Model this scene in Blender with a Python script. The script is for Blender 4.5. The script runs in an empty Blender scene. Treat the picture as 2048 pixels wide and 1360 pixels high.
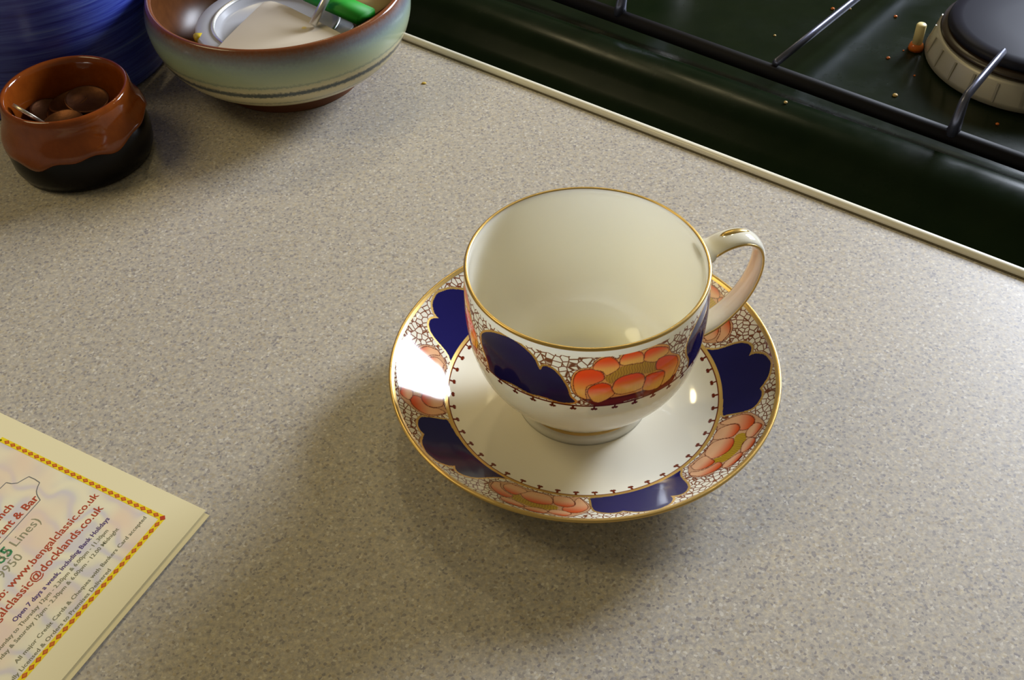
import bpy, bmesh, math, random
import numpy as np
from mathutils import Vector, Matrix

S = bpy.context.scene
COL = S.collection
rnd = random.Random(7)

# ---------------------------------------------------------------- camera
cam_data = bpy.data.cameras.new('camera')
cam = bpy.data.objects.new('camera', cam_data)
COL.objects.link(cam)
FW = Vector((0.0, 0.70754542, -0.70666787))
RT = Vector((0.99961245, -0.01967208, -0.01969651))
UP = Vector((0.0278378, 0.706394, 0.70727121))
m = Matrix((RT, UP, -FW)).transposed().to_4x4()
m.translation = Vector((-0.02560581, -0.27984498, 0.3138387))
cam.matrix_world = m
cam_data.sensor_width = 36.0
cam_data.lens = 2239.8 / 2048 * 36.0
cam_data.clip_start = 0.01
S.camera = cam

# ---------------------------------------------------------------- world, lamps, exposure
w = bpy.data.worlds.new('world'); S.world = w; w.use_nodes = True
w.node_tree.nodes['Background'].inputs[0].default_value = (1.0, 0.88, 0.58, 1)
w.node_tree.nodes['Background'].inputs[1].default_value = 0.105

def aim(o, target):
    o.rotation_euler = (Vector(target) - o.location).to_track_quat('-Z', 'Y').to_euler()

def area(name, loc, target, sx, sy, power, col):
    d = bpy.data.lights.new(name, 'AREA'); d.shape = 'RECTANGLE'; d.size = sx; d.size_y = sy
    d.energy = power; d.color = col
    o = bpy.data.objects.new(name, d); COL.objects.link(o); o.location = loc; aim(o, target); return o

def bulb(name, loc, power, col, rad):
    d = bpy.data.lights.new(name, 'POINT'); d.energy = power; d.color = col; d.shadow_soft_size = rad
    o = bpy.data.objects.new(name, d); COL.objects.link(o); o.location = loc; return o

# daylight from the window beyond the cooker, then the ceiling spots
area('window_daylight', (0.98, 0.93, 0.57), (0, 0, 0.03), 0.46, 0.42, 29.0, (0.80, 0.87, 1.0))
WARM = (1.0, 0.83, 0.46)
bulb('ceiling_spot', (0.93, 0.42, 0.66), 1.0, WARM, 0.012)
bulb('ceiling_spot', (-0.16, 0.95, 1.00), 3.4, WARM, 0.03)
bulb('ceiling_spot', (0.12, 1.04, 1.06), 3.4, WARM, 0.03)
bulb('ceiling_spot', (-0.80, 0.12, 0.95), 9.5, WARM, 0.22)

S.view_settings.view_transform = 'Standard'
S.view_settings.look = 'None'
S.view_settings.exposure = 0.22
S.view_settings.gamma = 1.0
S.view_settings.use_curve_mapping = False

# traced motifs: (angle in degrees, height on the cup or radius on the saucer in mm)
CUP = {'petals': [[(-99.3, 56.6), (-98.2, 59.7), (-95.7, 61.3), (-91.7, 61.8), (-88.3, 61.0), (-86.3, 59.1), (-86.4, 57.0), (-90.0, 55.4), (-93.4, 54.1), (-93.9, 50.7), (-93.5, 48.1), (-97.0, 49.5), (-98.9, 52.9)], [(-90.9, 61.8), (-90.1, 64.3), (-87.3, 66.1), (-83.9, 66.4), (-80.9, 64.7), (-79.6, 61.7), (-83.0, 59.6), (-85.3, 59.0), (-87.1, 60.8)], [(-79.4, 63.3), (-78.9, 65.5), (-76.6, 67.0), (-72.3, 66.9), (-69.5, 65.7), (-68.4, 63.7), (-68.6, 61.5), (-72.4, 61.9), (-77.3, 62.1)], [(-68.1, 63.3), (-67.5, 65.4), (-63.9, 66.0), (-58.6, 64.6), (-55.5, 62.8), (-55.4, 61.1), (-58.3, 60.3), (-61.5, 59.5), (-64.9, 60.4), (-68.0, 61.9)], [(-61.4, 55.9), (-61.8, 58.8), (-59.8, 60.3), (-55.3, 59.6), (-50.1, 56.9), (-48.6, 53.7), (-49.4, 51.3), (-51.3, 47.9), (-53.9, 46.8), (-57.4, 46.5), (-56.7, 48.5), (-56.1, 52.1), (-58.7, 54.5)], [(-93.0, 51.0), (-92.3, 53.5), (-89.7, 55.0), (-86.3, 55.5), (-83.3, 54.2), (-82.3, 51.9), (-81.2, 49.8), (-84.1, 47.6), (-87.5, 46.2), (-90.5, 47.0)], [(-82.1, 53.1), (-80.8, 56.1), (-77.0, 57.5), (-71.5, 57.5), (-68.2, 55.8), (-67.2, 53.3), (-67.8, 50.1), (-70.0, 49.2), (-76.3, 48.9), (-80.0, 49.6), (-81.6, 51.1)], [(-66.8, 52.6), (-66.4, 54.6), (-62.3, 54.7), (-57.4, 53.3), (-56.4, 51.6), (-57.0, 48.4), (-58.5, 46.3), (-62.9, 46.5), (-66.5, 47.7), (-67.7, 49.1)]], 'yellow': [(-85.3, 57.9), (-82.5, 60.4), (-77.2, 61.8), (-72.4, 62.2), (-63.2, 60.1), (-61.8, 55.7), (-67.6, 56.3), (-72.2, 57.6), (-78.5, 57.5), (-82.8, 55.1)], 'base': [(-100.5, 56.5), (-99.1, 60.1), (-96.0, 62.0), (-92.0, 62.7), (-90.7, 64.9), (-87.4, 67.0), (-83.6, 66.9), (-80.4, 65.4), (-79.0, 66.9), (-76.7, 68.1), (-72.1, 67.8), (-68.5, 66.5), (-64.0, 67.1), (-58.7, 65.8), (-55.2, 63.8), (-53.4, 60.2), (-48.3, 56.6), (-46.6, 52.6), (-47.8, 49.8), (-50.0, 45.0), (-56.7, 44.1), (-72.7, 45.2), (-84.3, 43.7), (-89.8, 44.8), (-97.0, 48.9), (-100.0, 52.1)], 'leaf': [(-148.5, 59.0), (-143.2, 63.0), (-136.5, 65.5), (-129.1, 66.7), (-122.4, 65.5), (-117.4, 62.9), (-114.9, 59.3), (-114.0, 58.8), (-112.6, 60.7), (-108.7, 60.3), (-105.2, 57.7), (-101.9, 52.9), (-100.7, 48.9), (-98.4, 46.2), (-104.6, 45.2), (-113.4, 46.0), (-119.6, 45.4), (-129.7, 46.1), (-142.5, 43.6), (-145.0, 49.0), (-148.4, 54.1)]}
SAU = {'petals': [[(-23.0, 51.8), (-21.2, 54.6), (-20.1, 58.1), (-20.8, 60.7), (-22.7, 62.8), (-24.7, 63.5), (-27.0, 63.0), (-28.1, 61.3), (-27.6, 59.5), (-25.1, 58.6), (-24.1, 56.4), (-24.5, 54.1)], [(-32.1, 52.0), (-27.0, 52.0), (-24.9, 54.6), (-24.5, 57.1), (-25.4, 58.5), (-27.2, 59.4), (-29.8, 58.9), (-31.2, 57.8), (-31.9, 55.2)], [(-40.4, 52.8), (-35.1, 52.4), (-32.5, 54.7), (-31.8, 58.2), (-32.8, 59.4), (-34.9, 60.2), (-38.2, 60.2), (-41.1, 58.9), (-43.0, 56.8), (-42.3, 54.8)], [(-48.5, 52.8), (-44.5, 52.7), (-42.1, 53.9), (-43.1, 56.4), (-44.4, 58.8), (-47.6, 58.4), (-49.9, 56.6), (-50.2, 54.6), (-48.9, 52.6)], [(-31.0, 62.9), (-28.2, 62.3), (-25.5, 63.7), (-25.5, 65.1), (-26.8, 66.6), (-28.8, 66.3), (-31.3, 65.4), (-31.7, 64.4)], [(-38.3, 64.6), (-34.9, 63.4), (-32.3, 64.2), (-32.2, 66.1), (-33.8, 67.0), (-36.7, 66.9), (-38.6, 65.8)], [(-45.9, 63.0), (-43.5, 62.6), (-40.1, 63.8), (-38.9, 64.9), (-39.9, 66.0), (-43.4, 66.0), (-45.8, 65.2), (-46.7, 63.9)], [(-53.6, 56.3), (-52.1, 55.2), (-50.4, 57.5), (-47.8, 59.0), (-44.5, 60.0), (-44.8, 61.8), (-46.6, 62.7), (-49.8, 61.8), (-52.5, 60.1), (-53.4, 57.7)]], 'yellow': [(-30.2, 59.8), (-29.8, 61.7), (-31.3, 63.0), (-36.6, 63.5), (-42.9, 62.2), (-44.8, 60.0), (-43.2, 58.0), (-41.3, 59.5), (-36.6, 60.6), (-32.5, 59.7)], 'base': [(-23.2, 51.0), (-20.6, 54.5), (-19.3, 58.1), (-19.8, 60.9), (-21.8, 63.6), (-25.4, 66.9), (-27.7, 67.3), (-32.5, 66.6), (-34.6, 67.4), (-39.9, 66.6), (-43.9, 66.3), (-46.5, 65.7), (-47.2, 63.1), (-50.6, 62.5), (-53.0, 60.6), (-54.2, 57.9), (-53.0, 54.9), (-49.2, 51.8), (-46.8, 51.6), (-40.5, 52.0), (-32.7, 51.8), (-26.3, 51.4)], 'leaf': [(19.7, 50.7), (17.0, 53.0), (15.4, 55.7), (14.2, 58.9), (12.7, 61.5), (10.6, 63.2), (8.4, 63.5), (6.6, 62.5), (5.9, 61.9), (5.5, 64.0), (3.2, 66.4), (0.0, 67.5), (-2.2, 67.4), (-6.0, 66.1), (-8.8, 64.2), (-10.0, 63.4), (-11.8, 64.0), (-14.7, 63.6), (-17.7, 61.9), (-18.6, 59.8), (-18.8, 56.9), (-18.9, 53.4), (-18.3, 51.7), (-10.4, 51.2), (-6.3, 50.9), (2.4, 50.6), (10.1, 50.7), (16.5, 50.8)]}

# ---------------------------------------------------------------- helpers
def lin(r, g, b):
    f = lambda c: (c / 255 / 12.92) if c / 255 <= 0.04045 else ((c / 255 + 0.055) / 1.055) ** 2.4
    return (f(r), f(g), f(b), 1.0)

def mat(name, col=(0.8, 0.8, 0.8, 1), rough=0.5, metal=0.0, ior=1.5, coat=0.0):
    mt = bpy.data.materials.new(name); mt.use_nodes = True
    b = mt.node_tree.nodes['Principled BSDF']
    b.inputs['Base Color'].default_value = col
    b.inputs['Roughness'].default_value = rough
    b.inputs['Metallic'].default_value = metal
    b.inputs['IOR'].default_value = ior
    if coat: b.inputs['Coat Weight'].default_value = coat; b.inputs['Coat Roughness'].default_value = 0.05
    return mt

class NT:
    """thin wrapper to add shader nodes"""
    def __init__(s, mt): s.t = mt.node_tree; s.b = s.t.nodes['Principled BSDF']
    def n(s, typ, **kw):
        o = s.t.nodes.new(typ)
        for k, v in kw.items(): setattr(o, k, v)
        return o
    def l(s, a, b): s.t.links.new(a, b)
    def coord(s): return s.n('ShaderNodeTexCoord').outputs['Object']
    def scaled(s, sc):
        mp = s.n('ShaderNodeMapping'); mp.inputs['Scale'].default_value = sc
        s.l(s.coord(), mp.inputs['Vector']); return mp.outputs['Vector']
    def noise(s, vec, scale, detail=2.0, rough=0.5):
        o = s.n('ShaderNodeTexNoise'); o.inputs['Scale'].default_value = scale
        o.inputs['Detail'].default_value = detail; o.inputs['Roughness'].default_value = rough
        s.l(vec, o.inputs['Vector']); return o.outputs['Fac']
    def ramp(s, fac, stops, interp='LINEAR'):
        o = s.n('ShaderNodeValToRGB'); o.color_ramp.interpolation = interp
        e = o.color_ramp.elements
        while len(e) < len(stops): e.new(0.5)
        for el, (p, c) in zip(e, stops): el.position = p; el.color = c
        s.l(fac, o.inputs['Fac']); return o.outputs['Color']
    def mix(s, fac, a, b, mode='MIX'):
        o = s.n('ShaderNodeMix', data_type='RGBA', blend_type=mode)
        for sock, v in ((o.inputs[0], fac), (o.inputs[6], a), (o.inputs[7], b)):
            if hasattr(v, 'links'): s.l(v, sock)
            else: sock.default_value = v
        return o.outputs[2]
    def math(s, op, a, b=0.0):
        o = s.n('ShaderNodeMath', operation=op)
        for sock, v in zip(o.inputs, (a, b)):
            if hasattr(v, 'links'): s.l(v, sock)
            else: sock.default_value = v
        return o.outputs[0]
    def bump(s, h, strength, dist):
        o = s.n('ShaderNodeBump'); o.inputs['Strength'].default_value = strength
        o.inputs['Distance'].default_value = dist
        s.l(h, o.inputs['Height']); s.l(o.outputs[0], s.b.inputs['Normal'])

def empty(name, loc, label, cat, group=None, rotz=0.0):
    o = bpy.data.objects.new(name, None); COL.objects.link(o)
    o.location = loc; o.rotation_euler = (0, 0, rotz); o.empty_display_size = 0.01
    return tag(o, label, cat, group)

def tag(o, label, cat, group=None):
    o['label'] = label; o['category'] = cat
    if group: o['group'] = group
    return o

def link(name, me, mt, parent=None, smooth=True, label=None):
    if smooth: me.polygons.foreach_set('use_smooth', [True] * len(me.polygons))
    if mt and not me.materials: me.materials.append(mt)
    o = bpy.data.objects.new(name, me); COL.objects.link(o)
    if parent: o.parent = parent
    if label: o['label'] = label
    return o

def from_bm(name, bm, mt, parent=None, smooth=True, label=None):
    me = bpy.data.meshes.new(name); bm.normal_update(); bm.to_mesh(me); bm.free()
    return link(name, me, mt, parent, smooth, label)

def sharp(o, ang=35):
    bm = bmesh.new(); bm.from_mesh(o.data)
    for e in bm.edges:
        if len(e.link_faces) == 2 and e.calc_face_angle(0) > math.radians(ang): e.smooth = False
    bm.to_mesh(o.data); bm.free(); return o

def spline(pts, n):
    """Catmull-Rom through 2-D or 3-D points, n steps each"""
    P = np.array(pts, float); P = np.vstack([2 * P[0] - P[1], P, 2 * P[-1] - P[-2]]); out = []
    for i in range(1, len(P) - 2):
        for k in range(n):
            t = k / n; a, b, c, d = P[i - 1:i + 3]
            out.append(0.5 * (2 * b + (c - a) * t + (2 * a - 5 * b + 4 * c - d) * t * t + (3 * b - a - 3 * c + d) * t ** 3))
    out.append(P[-2]); return np.array(out)

def lathe_mesh(name, prof, n, wob=None):
    """revolve (r, z) pairs; r == 0 closes with a fan; wob(angle, r, z) -> (r, z)"""
    bm = bmesh.new(); rings = []
    for r, z in prof:
        if r < 1e-7: rings.append([bm.verts.new((0, 0, z))]); continue
        ring = []
        for k in range(n):
            a = 2 * math.pi * k / n
            rr, zz = wob(a, r, z) if wob else (r, z)
            ring.append(bm.verts.new((rr * math.cos(a), rr * math.sin(a), zz)))
        rings.append(ring)
    for A, B in zip(rings, rings[1:]):
        for k in range(n):
            j = (k + 1) % n
            if len(A) == 1 and len(B) == 1: continue
            if len(A) == 1: bm.faces.new((A[0], B[j], B[k]))
            elif len(B) == 1: bm.faces.new((A[k], A[j], B[0]))
            else: bm.faces.new((A[k], A[j], B[j], B[k]))
    bmesh.ops.recalc_face_normals(bm, faces=bm.faces)
    return bm

def lathe(name, prof, n, mt, parent=None, wob=None, label=None):
    return from_bm(name, lathe_mesh(name, prof, n, wob), mt, parent, True, label)

def tube_bm(pts, rad, n=10, bm=None, flat=1.0, side=None, cap=True):
    """sweep an ellipse (rad, rad*flat) along pts; 'side' fixes the long axis"""
    bm = bm or bmesh.new(); P = [Vector(p) for p in pts]; rings = []
    for i, c in enumerate(P):
        d = (P[min(i + 1, len(P) - 1)] - P[max(i - 1, 0)]).normalized()
        s = Vector(side) if side else d.orthogonal()
        if i and not side: s = prev
        s = (s - d * s.dot(d)).normalized(); u = d.cross(s); prev = s
        r = rad[i] if hasattr(rad, '__len__') else rad
        fl = flat[i] if hasattr(flat, '__len__') else flat
        rings.append([bm.verts.new(c + s * (r * math.cos(2 * math.pi * k / n)) + u * (r * fl * math.sin(2 * math.pi * k / n))) for k in range(n)])
    for A, B in zip(rings, rings[1:]):
        for k in range(n): bm.faces.new((A[k], A[(k + 1) % n], B[(k + 1) % n], B[k]))
    if cap: bm.faces.new(rings[0][::-1]); bm.faces.new(rings[-1])
    bmesh.ops.recalc_face_normals(bm, faces=bm.faces)
    return bm

def prism_bm(outline, z0, z1, bev=0.0, seg=2):
    bm = bmesh.new()
    vs = [bm.verts.new((x, y, z0)) for x, y in outline]
    f = bm.faces.new(vs)
    ex = bmesh.ops.extrude_face_region(bm, geom=[f])
    bmesh.ops.translate(bm, vec=(0, 0, z1 - z0), verts=[v for v in ex['geom'] if isinstance(v, bmesh.types.BMVert)])
    bmesh.ops.recalc_face_normals(bm, faces=bm.faces)
    if bev: bmesh.ops.bevel(bm, geom=[e for e in bm.edges if e.calc_face_angle(0) > 0.6], offset=bev, segments=seg, affect='EDGES', profile=0.5)
    return bm

# strip frame: t runs along the worktop edge, n points across the cooker
T = Vector((0.792, -0.610, 0)).normalized(); N = Vector((0.610, 0.792, 0)).normalized()
def tn(t, n, z=0.0): return T * t + N * n + Vector((0, 0, z))

def extrude_t(prof, t0, t1, close=True, steps=1):
    bm = bmesh.new(); rings = []
    for k in range(steps + 1):
        t = t0 + (t1 - t0) * k / steps
        rings.append([bm.verts.new(tn(t, n, z)) for n, z in prof])
    q = len(prof)
    for A, B in zip(rings, rings[1:]):
        for k in range(q if close else q - 1): bm.faces.new((A[k], A[(k + 1) % q], B[(k + 1) % q], B[k]))
    if close: bm.faces.new(rings[0][::-1]); bm.faces.new(rings[-1])
    bmesh.ops.recalc_face_normals(bm, faces=bm.faces)
    return bm

# ---------------------------------------------------------------- materials
def m_worktop():
    mt = mat('speckled_laminate', rough=0.42); k = NT(mt); c = k.coord()
    base = k.ramp(k.noise(c, 520, 3, 0.75), [(0.25, lin(150, 146, 142)), (0.5, lin(182, 173, 160)), (0.75, lin(212, 200, 172))])
    v = k.n('ShaderNodeTexVoronoi'); v.inputs['Scale'].default_value = 1150
    k.l(c, v.inputs['Vector'])
    sep = k.n('ShaderNodeSeparateColor'); k.l(v.outputs['Color'], sep.inputs[0])
    dark = k.ramp(sep.outputs[0], [(0.0, (1, 1, 1, 1)), (0.05, (0.9, 0.9, 0.9, 1)), (0.20, (0, 0, 0, 1))])
    light = k.ramp(sep.outputs[1], [(0.0, (0, 0, 0, 1)), (0.88, (0, 0, 0, 1)), (1.0, (1, 1, 1, 1))])
    warm = k.ramp(sep.outputs[2], [(0.0, (0, 0, 0, 1)), (0.80, (0, 0, 0, 1)), (0.95, (1, 1, 1, 1))])
    col = k.mix(k.math('MULTIPLY', dark, 0.62), base, lin(112, 108, 118))
    col = k.mix(k.math('MULTIPLY', light, 0.6), col, lin(226, 220, 208))
    col = k.mix(k.math('MULTIPLY', warm, 0.30), col, lin(172, 150, 104))
    k.l(col, k.b.inputs['Base Color'])
    k.bump(k.noise(c, 900, 2), 0.05, 0.0004)
    return mt

def m_painted(name, spec=0.5, sss=0.0):
    """porcelain: hand-painted colours come from the mesh, the net of cells from a Voronoi"""
    mt = mat(name, rough=0.07, ior=1.52); k = NT(mt)
    k.b.inputs['Specular IOR Level'].default_value = spec
    k.b.inputs['Subsurface Weight'].default_value = sss; k.b.inputs['Subsurface Scale'].default_value = 0.006; k.b.inputs['Subsurface Radius'].default_value = (1.0, 0.96, 0.88)
    a = k.n('ShaderNodeAttribute', attribute_name='paint'); g = k.n('ShaderNodeAttribute', attribute_name='gilt')
    nt = k.n('ShaderNodeAttribute', attribute_name='net')
    v = k.n('ShaderNodeTexVoronoi', feature='DISTANCE_TO_EDGE'); v.inputs['Scale'].default_value = 470
    v.inputs['Randomness'].default_value = 0.9
    k.l(k.coord(), v.inputs['Vector'])
    line = k.ramp(v.outputs['Distance'], [(0.0, (1, 1, 1, 1)), (0.045, (1, 1, 1, 1)), (0.12, (0, 0, 0, 1))])
    fac = k.math('MULTIPLY', line, nt.outputs['Fac'])
    col = k.mix(fac, a.outputs['Color'], lin(128, 70, 40))
    k.l(col, k.b.inputs['Base Color']); k.l(k.math('MULTIPLY', g.outputs['Fac'], 0.6), k.b.inputs['Metallic'])
    k.l(k.math('ADD', k.math('MULTIPLY', g.outputs['Fac'], 0.18), 0.07), k.b.inputs['Roughness'])
    return mt

M_WORK = m_worktop()
M_TRIM = mat('trim_cream', lin(242, 236, 216), 0.28)
M_GAP = mat('groove_shadow', lin(90, 80, 60), 0.7)  # dark colour stands for the groove and its shadow beside the edging
M_PORC = mat('porcelain_white', (0.89, 0.845, 0.70, 1), 0.07, ior=1.52)
M_GOLD = mat('gilding', (0.70, 0.47, 0.15, 1), 0.30, 0.7)
M_ENAMEL = mat('green_black_enamel', (0.006, 0.014, 0.006, 1), 0.13)
def enamel():
    M_ENAMEL.node_tree.nodes['Principled BSDF'].inputs['Specular IOR Level'].default_value = 0.10
    k = NT(M_ENAMEL); c = k.coord()
    k.l(k.ramp(k.noise(c, 22, 4, 0.7), [(0.35, (0.20, 0.20, 0.20, 1)), (0.7, (0.32, 0.32, 0.32, 1))]), k.b.inputs['Roughness'])
    k.l(k.mix(k.noise(c, 60, 3), (0.002, 0.006, 0.002, 1), (0.006, 0.011, 0.003, 1)), k.b.inputs['Base Color'])
enamel()
M_CAST = mat('black_cast_iron', (0.010, 0.009, 0.012, 1), 0.32)
M_ARM = mat('worn_iron_window_sheen', (0.13, 0.135, 0.19, 1), 0.34, 0.8)  # worn iron, with the window's bluish reflection tinted into the colour
M_BAR = mat('black_bar_enamel', (0.006, 0.005, 0.006, 1), 0.6)
M_BAR.node_tree.nodes['Principled BSDF'].inputs['Specular IOR Level'].default_value = 0.15
M_CAP = mat('burner_cap_enamel', (0.014, 0.014, 0.024, 1), 0.42)
M_CAP.node_tree.nodes['Principled BSDF'].inputs['Specular IOR Level'].default_value = 0.1
M_ALU = mat('burner_aluminium', (0.46, 0.43, 0.36, 1), 0.48, 0.55)
M_CERAMIC = mat('igniter_ceramic', lin(226, 208, 150), 0.4)
M_AMBER = mat('amber_grease', lin(190, 96, 24), 0.18)
M_CRUMB = mat('pale_crumb', lin(196, 164, 96), 0.5)
M_STEEL = mat('polished_steel', (0.74, 0.74, 0.72, 1), 0.32, 0.75)
M_LID = mat('grey_lid_enamel', lin(178, 178, 182), 0.25)
M_CARD = mat('cream_card', lin(204, 192, 172), 0.6)
M_GREEN = mat('green_plastic', lin(8, 150, 16), 0.6)
M_YELLOW = mat('yellow_plastic', lin(214, 188, 40), 0.4)
M_BEIGE = mat('beige_card', lin(196, 170, 120), 0.6)
M_PAPER_EDGE = mat('cream_paper', lin(230, 216, 168), 0.7)

# ---------------------------------------------------------------- setting: worktop edge and floor
def build_worktop():
    prof = [(-0.62, -0.034), (-0.62, -0.004), (-0.616, 0.0), (0.1632, 0.0), (0.1632, -0.034)]
    o = sharp(from_bm('worktop', extrude_t(prof, -0.75, 0.80), M_WORK))
    tag(o, 'speckled grey beige laminate kitchen worktop under the teacup and leaflet', 'worktop')
    pr = [(0.1630, -0.030)] + [(0.1655 - 0.0022 * math.cos(a), 0.0006 + 0.0020 * math.sin(a)) for a in np.linspace(0, math.pi, 9)] + [(0.1680, -0.030)]
    o = from_bm('trim_1', extrude_t(pr, -0.75, 0.80), M_TRIM); o['kind'] = 'structure'
    o['label'] = 'rounded cream edging strip between worktop and cooker'
    o = from_bm('trim_2', extrude_t([(0.1622, -0.001), (0.1622, 0.00025), (0.1633, 0.00025), (0.1633, -0.001)], -0.75, 0.80), M_GAP, None, False)
    o['kind'] = 'structure'; o['label'] = 'thin dark line for the joint and its painted shadow along the cream edging strip'
    fl = bmesh.new()
    bmesh.ops.create_grid(fl, x_segments=2, y_segments=2, size=2.5)
    fm = mat('floor_vinyl', lin(150, 128, 100), 0.5); k = NT(fm)
    k.l(k.mix(k.noise(k.coord(), 4, 4), lin(140, 118, 92), lin(166, 142, 112)), k.b.inputs['Base Color'])
    f = from_bm('floor', fl, fm, None, False); f.location = (0, 0, -0.90); f['kind'] = 'structure'
    cm = mat('cabinet_board', lin(206, 196, 172), 0.5)
    cb = sharp(from_bm('base_cabinet', extrude_t([(-0.58, -0.90), (-0.58, -0.034), (0.160, -0.034), (0.160, -0.90)], -0.74, 0.79), cm, None, False))
    tag(cb, 'cream base cabinet carrying the speckled worktop', 'cabinet')
build_worktop()

# ---------------------------------------------------------------- cooker
def build_cooker():
    c = empty('gas_cooker', (0, 0, -0.90), 'dark green enamelled gas cooker beside the cream edging strip', 'cooker')
    def put(o): o.location = (0, 0, 0.90); return o
    prof = [(0.1715, -0.90), (0.1715, -0.0185), (0.1722, -0.0172), (0.1740, -0.0166), (0.184, -0.0162), (0.190, -0.0145), (0.196, -0.0105), (0.202, -0.0055), (0.208, -0.0018), (0.214, 0.0004),
            (0.221, 0.0012), (0.227, 0.0008), (0.232, -0.0020), (0.237, -0.0048), (0.243, -0.0060), (0.70, -0.0060), (0.712, -0.003),
            (0.72, 0.001), (0.745, 0.001), (0.75, -0.006), (0.75, -0.90)]
    body = put(from_bm('hob_plate', extrude_t(prof, -0.46, 0.46), M_ENAMEL, c)); sharp(body, 50)
    def burner(t, n, s):
        p = tn(t, n, -0.006)
        b = lathe('burner', [(0.030, 0.0), (0.054, 0.0), (0.0555, 0.0012), (0.0545, 0.0035), (0.0515, 0.0125), (0.0505, 0.0138), (0.047, 0.0142), (0.020, 0.0142)], 72, M_ALU, c, label='dull aluminium burner ring')
        b.location = p + Vector((0, 0, 0.90)); b.scale = (s, s, 1)
        # fine gas slots standing proud as thin ribs round the ring
        rb = bmesh.new()
        for k in range(24):
            a = 2 * math.pi * k / 24 + 0.11
            mt4 = Matrix.Rotation(a, 4, 'Z') @ Matrix.Translation((0.0531, 0, 0.0075)) @ Matrix.Rotation(-0.28, 4, 'Y') @ Matrix.Diagonal((0.0014, 0.0013, 0.0095, 1))
            bmesh.ops.create_cube(rb, size=1.0, matrix=mt4)
        r = from_bm('burner_rib', rb, M_ALU, b, False); r['kind'] = 'stuff'
        tr = lathe('burner_trim_ring', [(0.030, 0.0142), (0.0495, 0.0143), (0.0505, 0.0155), (0.0500, 0.0172), (0.047, 0.0180), (0.030, 0.0180)], 72, mat('scorched_ring', (0.030, 0.018, 0.010, 1), 0.35), b, label='scorched brown ring under the cap')
        cp = lathe('burner_cap', [(0.0, 0.0232), (0.020, 0.0232), (0.040, 0.0230), (0.0450, 0.0223), (0.0470, 0.0208), (0.0474, 0.0192), (0.0460, 0.0178), (0.030, 0.0174)], 72, M_CAP, b, label='black enamelled burner cap')
        return b
    burner(0.0535, 0.3405, 0.94)
    burner(-0.19, 0.345, 0.75)
    burner(0.058, 0.60, 0.75)
    burner(-0.19, 0.60, 0.93)
    e = lathe('igniter', [(0, 0.0150), (0.0021, 0.0150), (0.0026, 0.0144), (0.0027, 0.0), (0, 0.0)], 20, M_CERAMIC, c, label='cream ceramic igniter')
    e.location = tn(0.0006, 0.3205, -0.006 + 0.90)
    lathe('igniter_collar', [(0.0027, 0.0038), (0.0034, 0.0034), (0.0040, 0.0016), (0.0041, 0.0), (0.0026, 0.0)], 20, M_AMBER, e, label='amber stained collar')
    # pan support: frame bars and risen arms, lifts off the hob
    ps = empty('pan_support', tn(0, 0.2430, 0.0042), 'black cast iron pan support with thin arms over the burner', 'pan support')
    R_ = Matrix.Rotation(-0.033, 4, 'Z')
    org = tn(0, 0.2430, 0.0042)
    def bar(name, pts, rad, side=None, flat=1.0):
        o = from_bm(name, tube_bm([R_ @ (tn(*q) - org) for q in pts], rad, 10, side=side, flat=flat), M_BAR, ps); return o
    bar('frame_bar', [(-0.30, 0.2430, 0.0016), (0.20, 0.2430, 0.0016)], 0.0042)
    bar('frame_bar', [(-0.30, 0.665, 0.0016), (0.20, 0.665, 0.0016)], 0.0042)
    bar('frame_bar', [(-0.30, 0.2430, 0.0016), (-0.30, 0.665, 0.0016)], 0.0042)
    bar('frame_bar', [(0.20, 0.2430, 0.0016), (0.20, 0.665, 0.0016)], 0.0042)
    def arm(t, n1, zt, n0=0.2430, s=1, low=False):
        z0 = 0.0035
        pts = [(t, n0, z0), (t, n0 + s * 0.0012, z0 + 0.45 * (zt - z0)), (t, n0 + s * 0.0026, z0 + 0.86 * (zt - z0)), (t, n0 + s * 0.0050, zt)]
        pts += [(t, n0 + s * 0.0050 + (n1 - n0 - s * 0.0050) * f, zt + 0.0022 * f) for f in (0.33, 0.66, 0.97)] + [(t, n1, zt + 0.0012)]
        r = [0.0032, 0.0026, 0.0022, 0.0019, 0.0018, 0.0017, 0.0015, 0.0008]
        if low: pts = [(t + 0.015 * f, n0 + (n1 - n0) * f, 0.0070) for f in (0, 0.1, 0.2, 0.4, 0.6, 0.8, 0.97, 1.0)]; r = [0.0017] * 8
        return from_bm('support_arm', tube_bm([R_ @ (tn(*q) - org) for q in pts], r, 12, side=tuple(T), flat=1.5), M_ARM, ps)
    arm(0.0490, 0.292, 0.022)
    arm(-0.0462, 0.665, 0.0070, low=True)
    arm(-0.142, 0.300, 0.0165)
    arm(0.0490, 0.552, 0.022, 0.665, -1); arm(-0.142, 0.552, 0.0165, 0.665, -1)
    # feet carrying the frame on the enamel
    for t in (-0.25, 0.15):
        for n in (0.2505, 0.657):
            q = R_ @ (tn(t, n) - org)
            f = lathe('rubber_foot', [(0, -0.0100), (0.003, -0.0100), (0.003, -0.001), (0, -0.001)], 12, M_CAST, ps); f.location = (q.x, q.y, 0)
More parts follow.
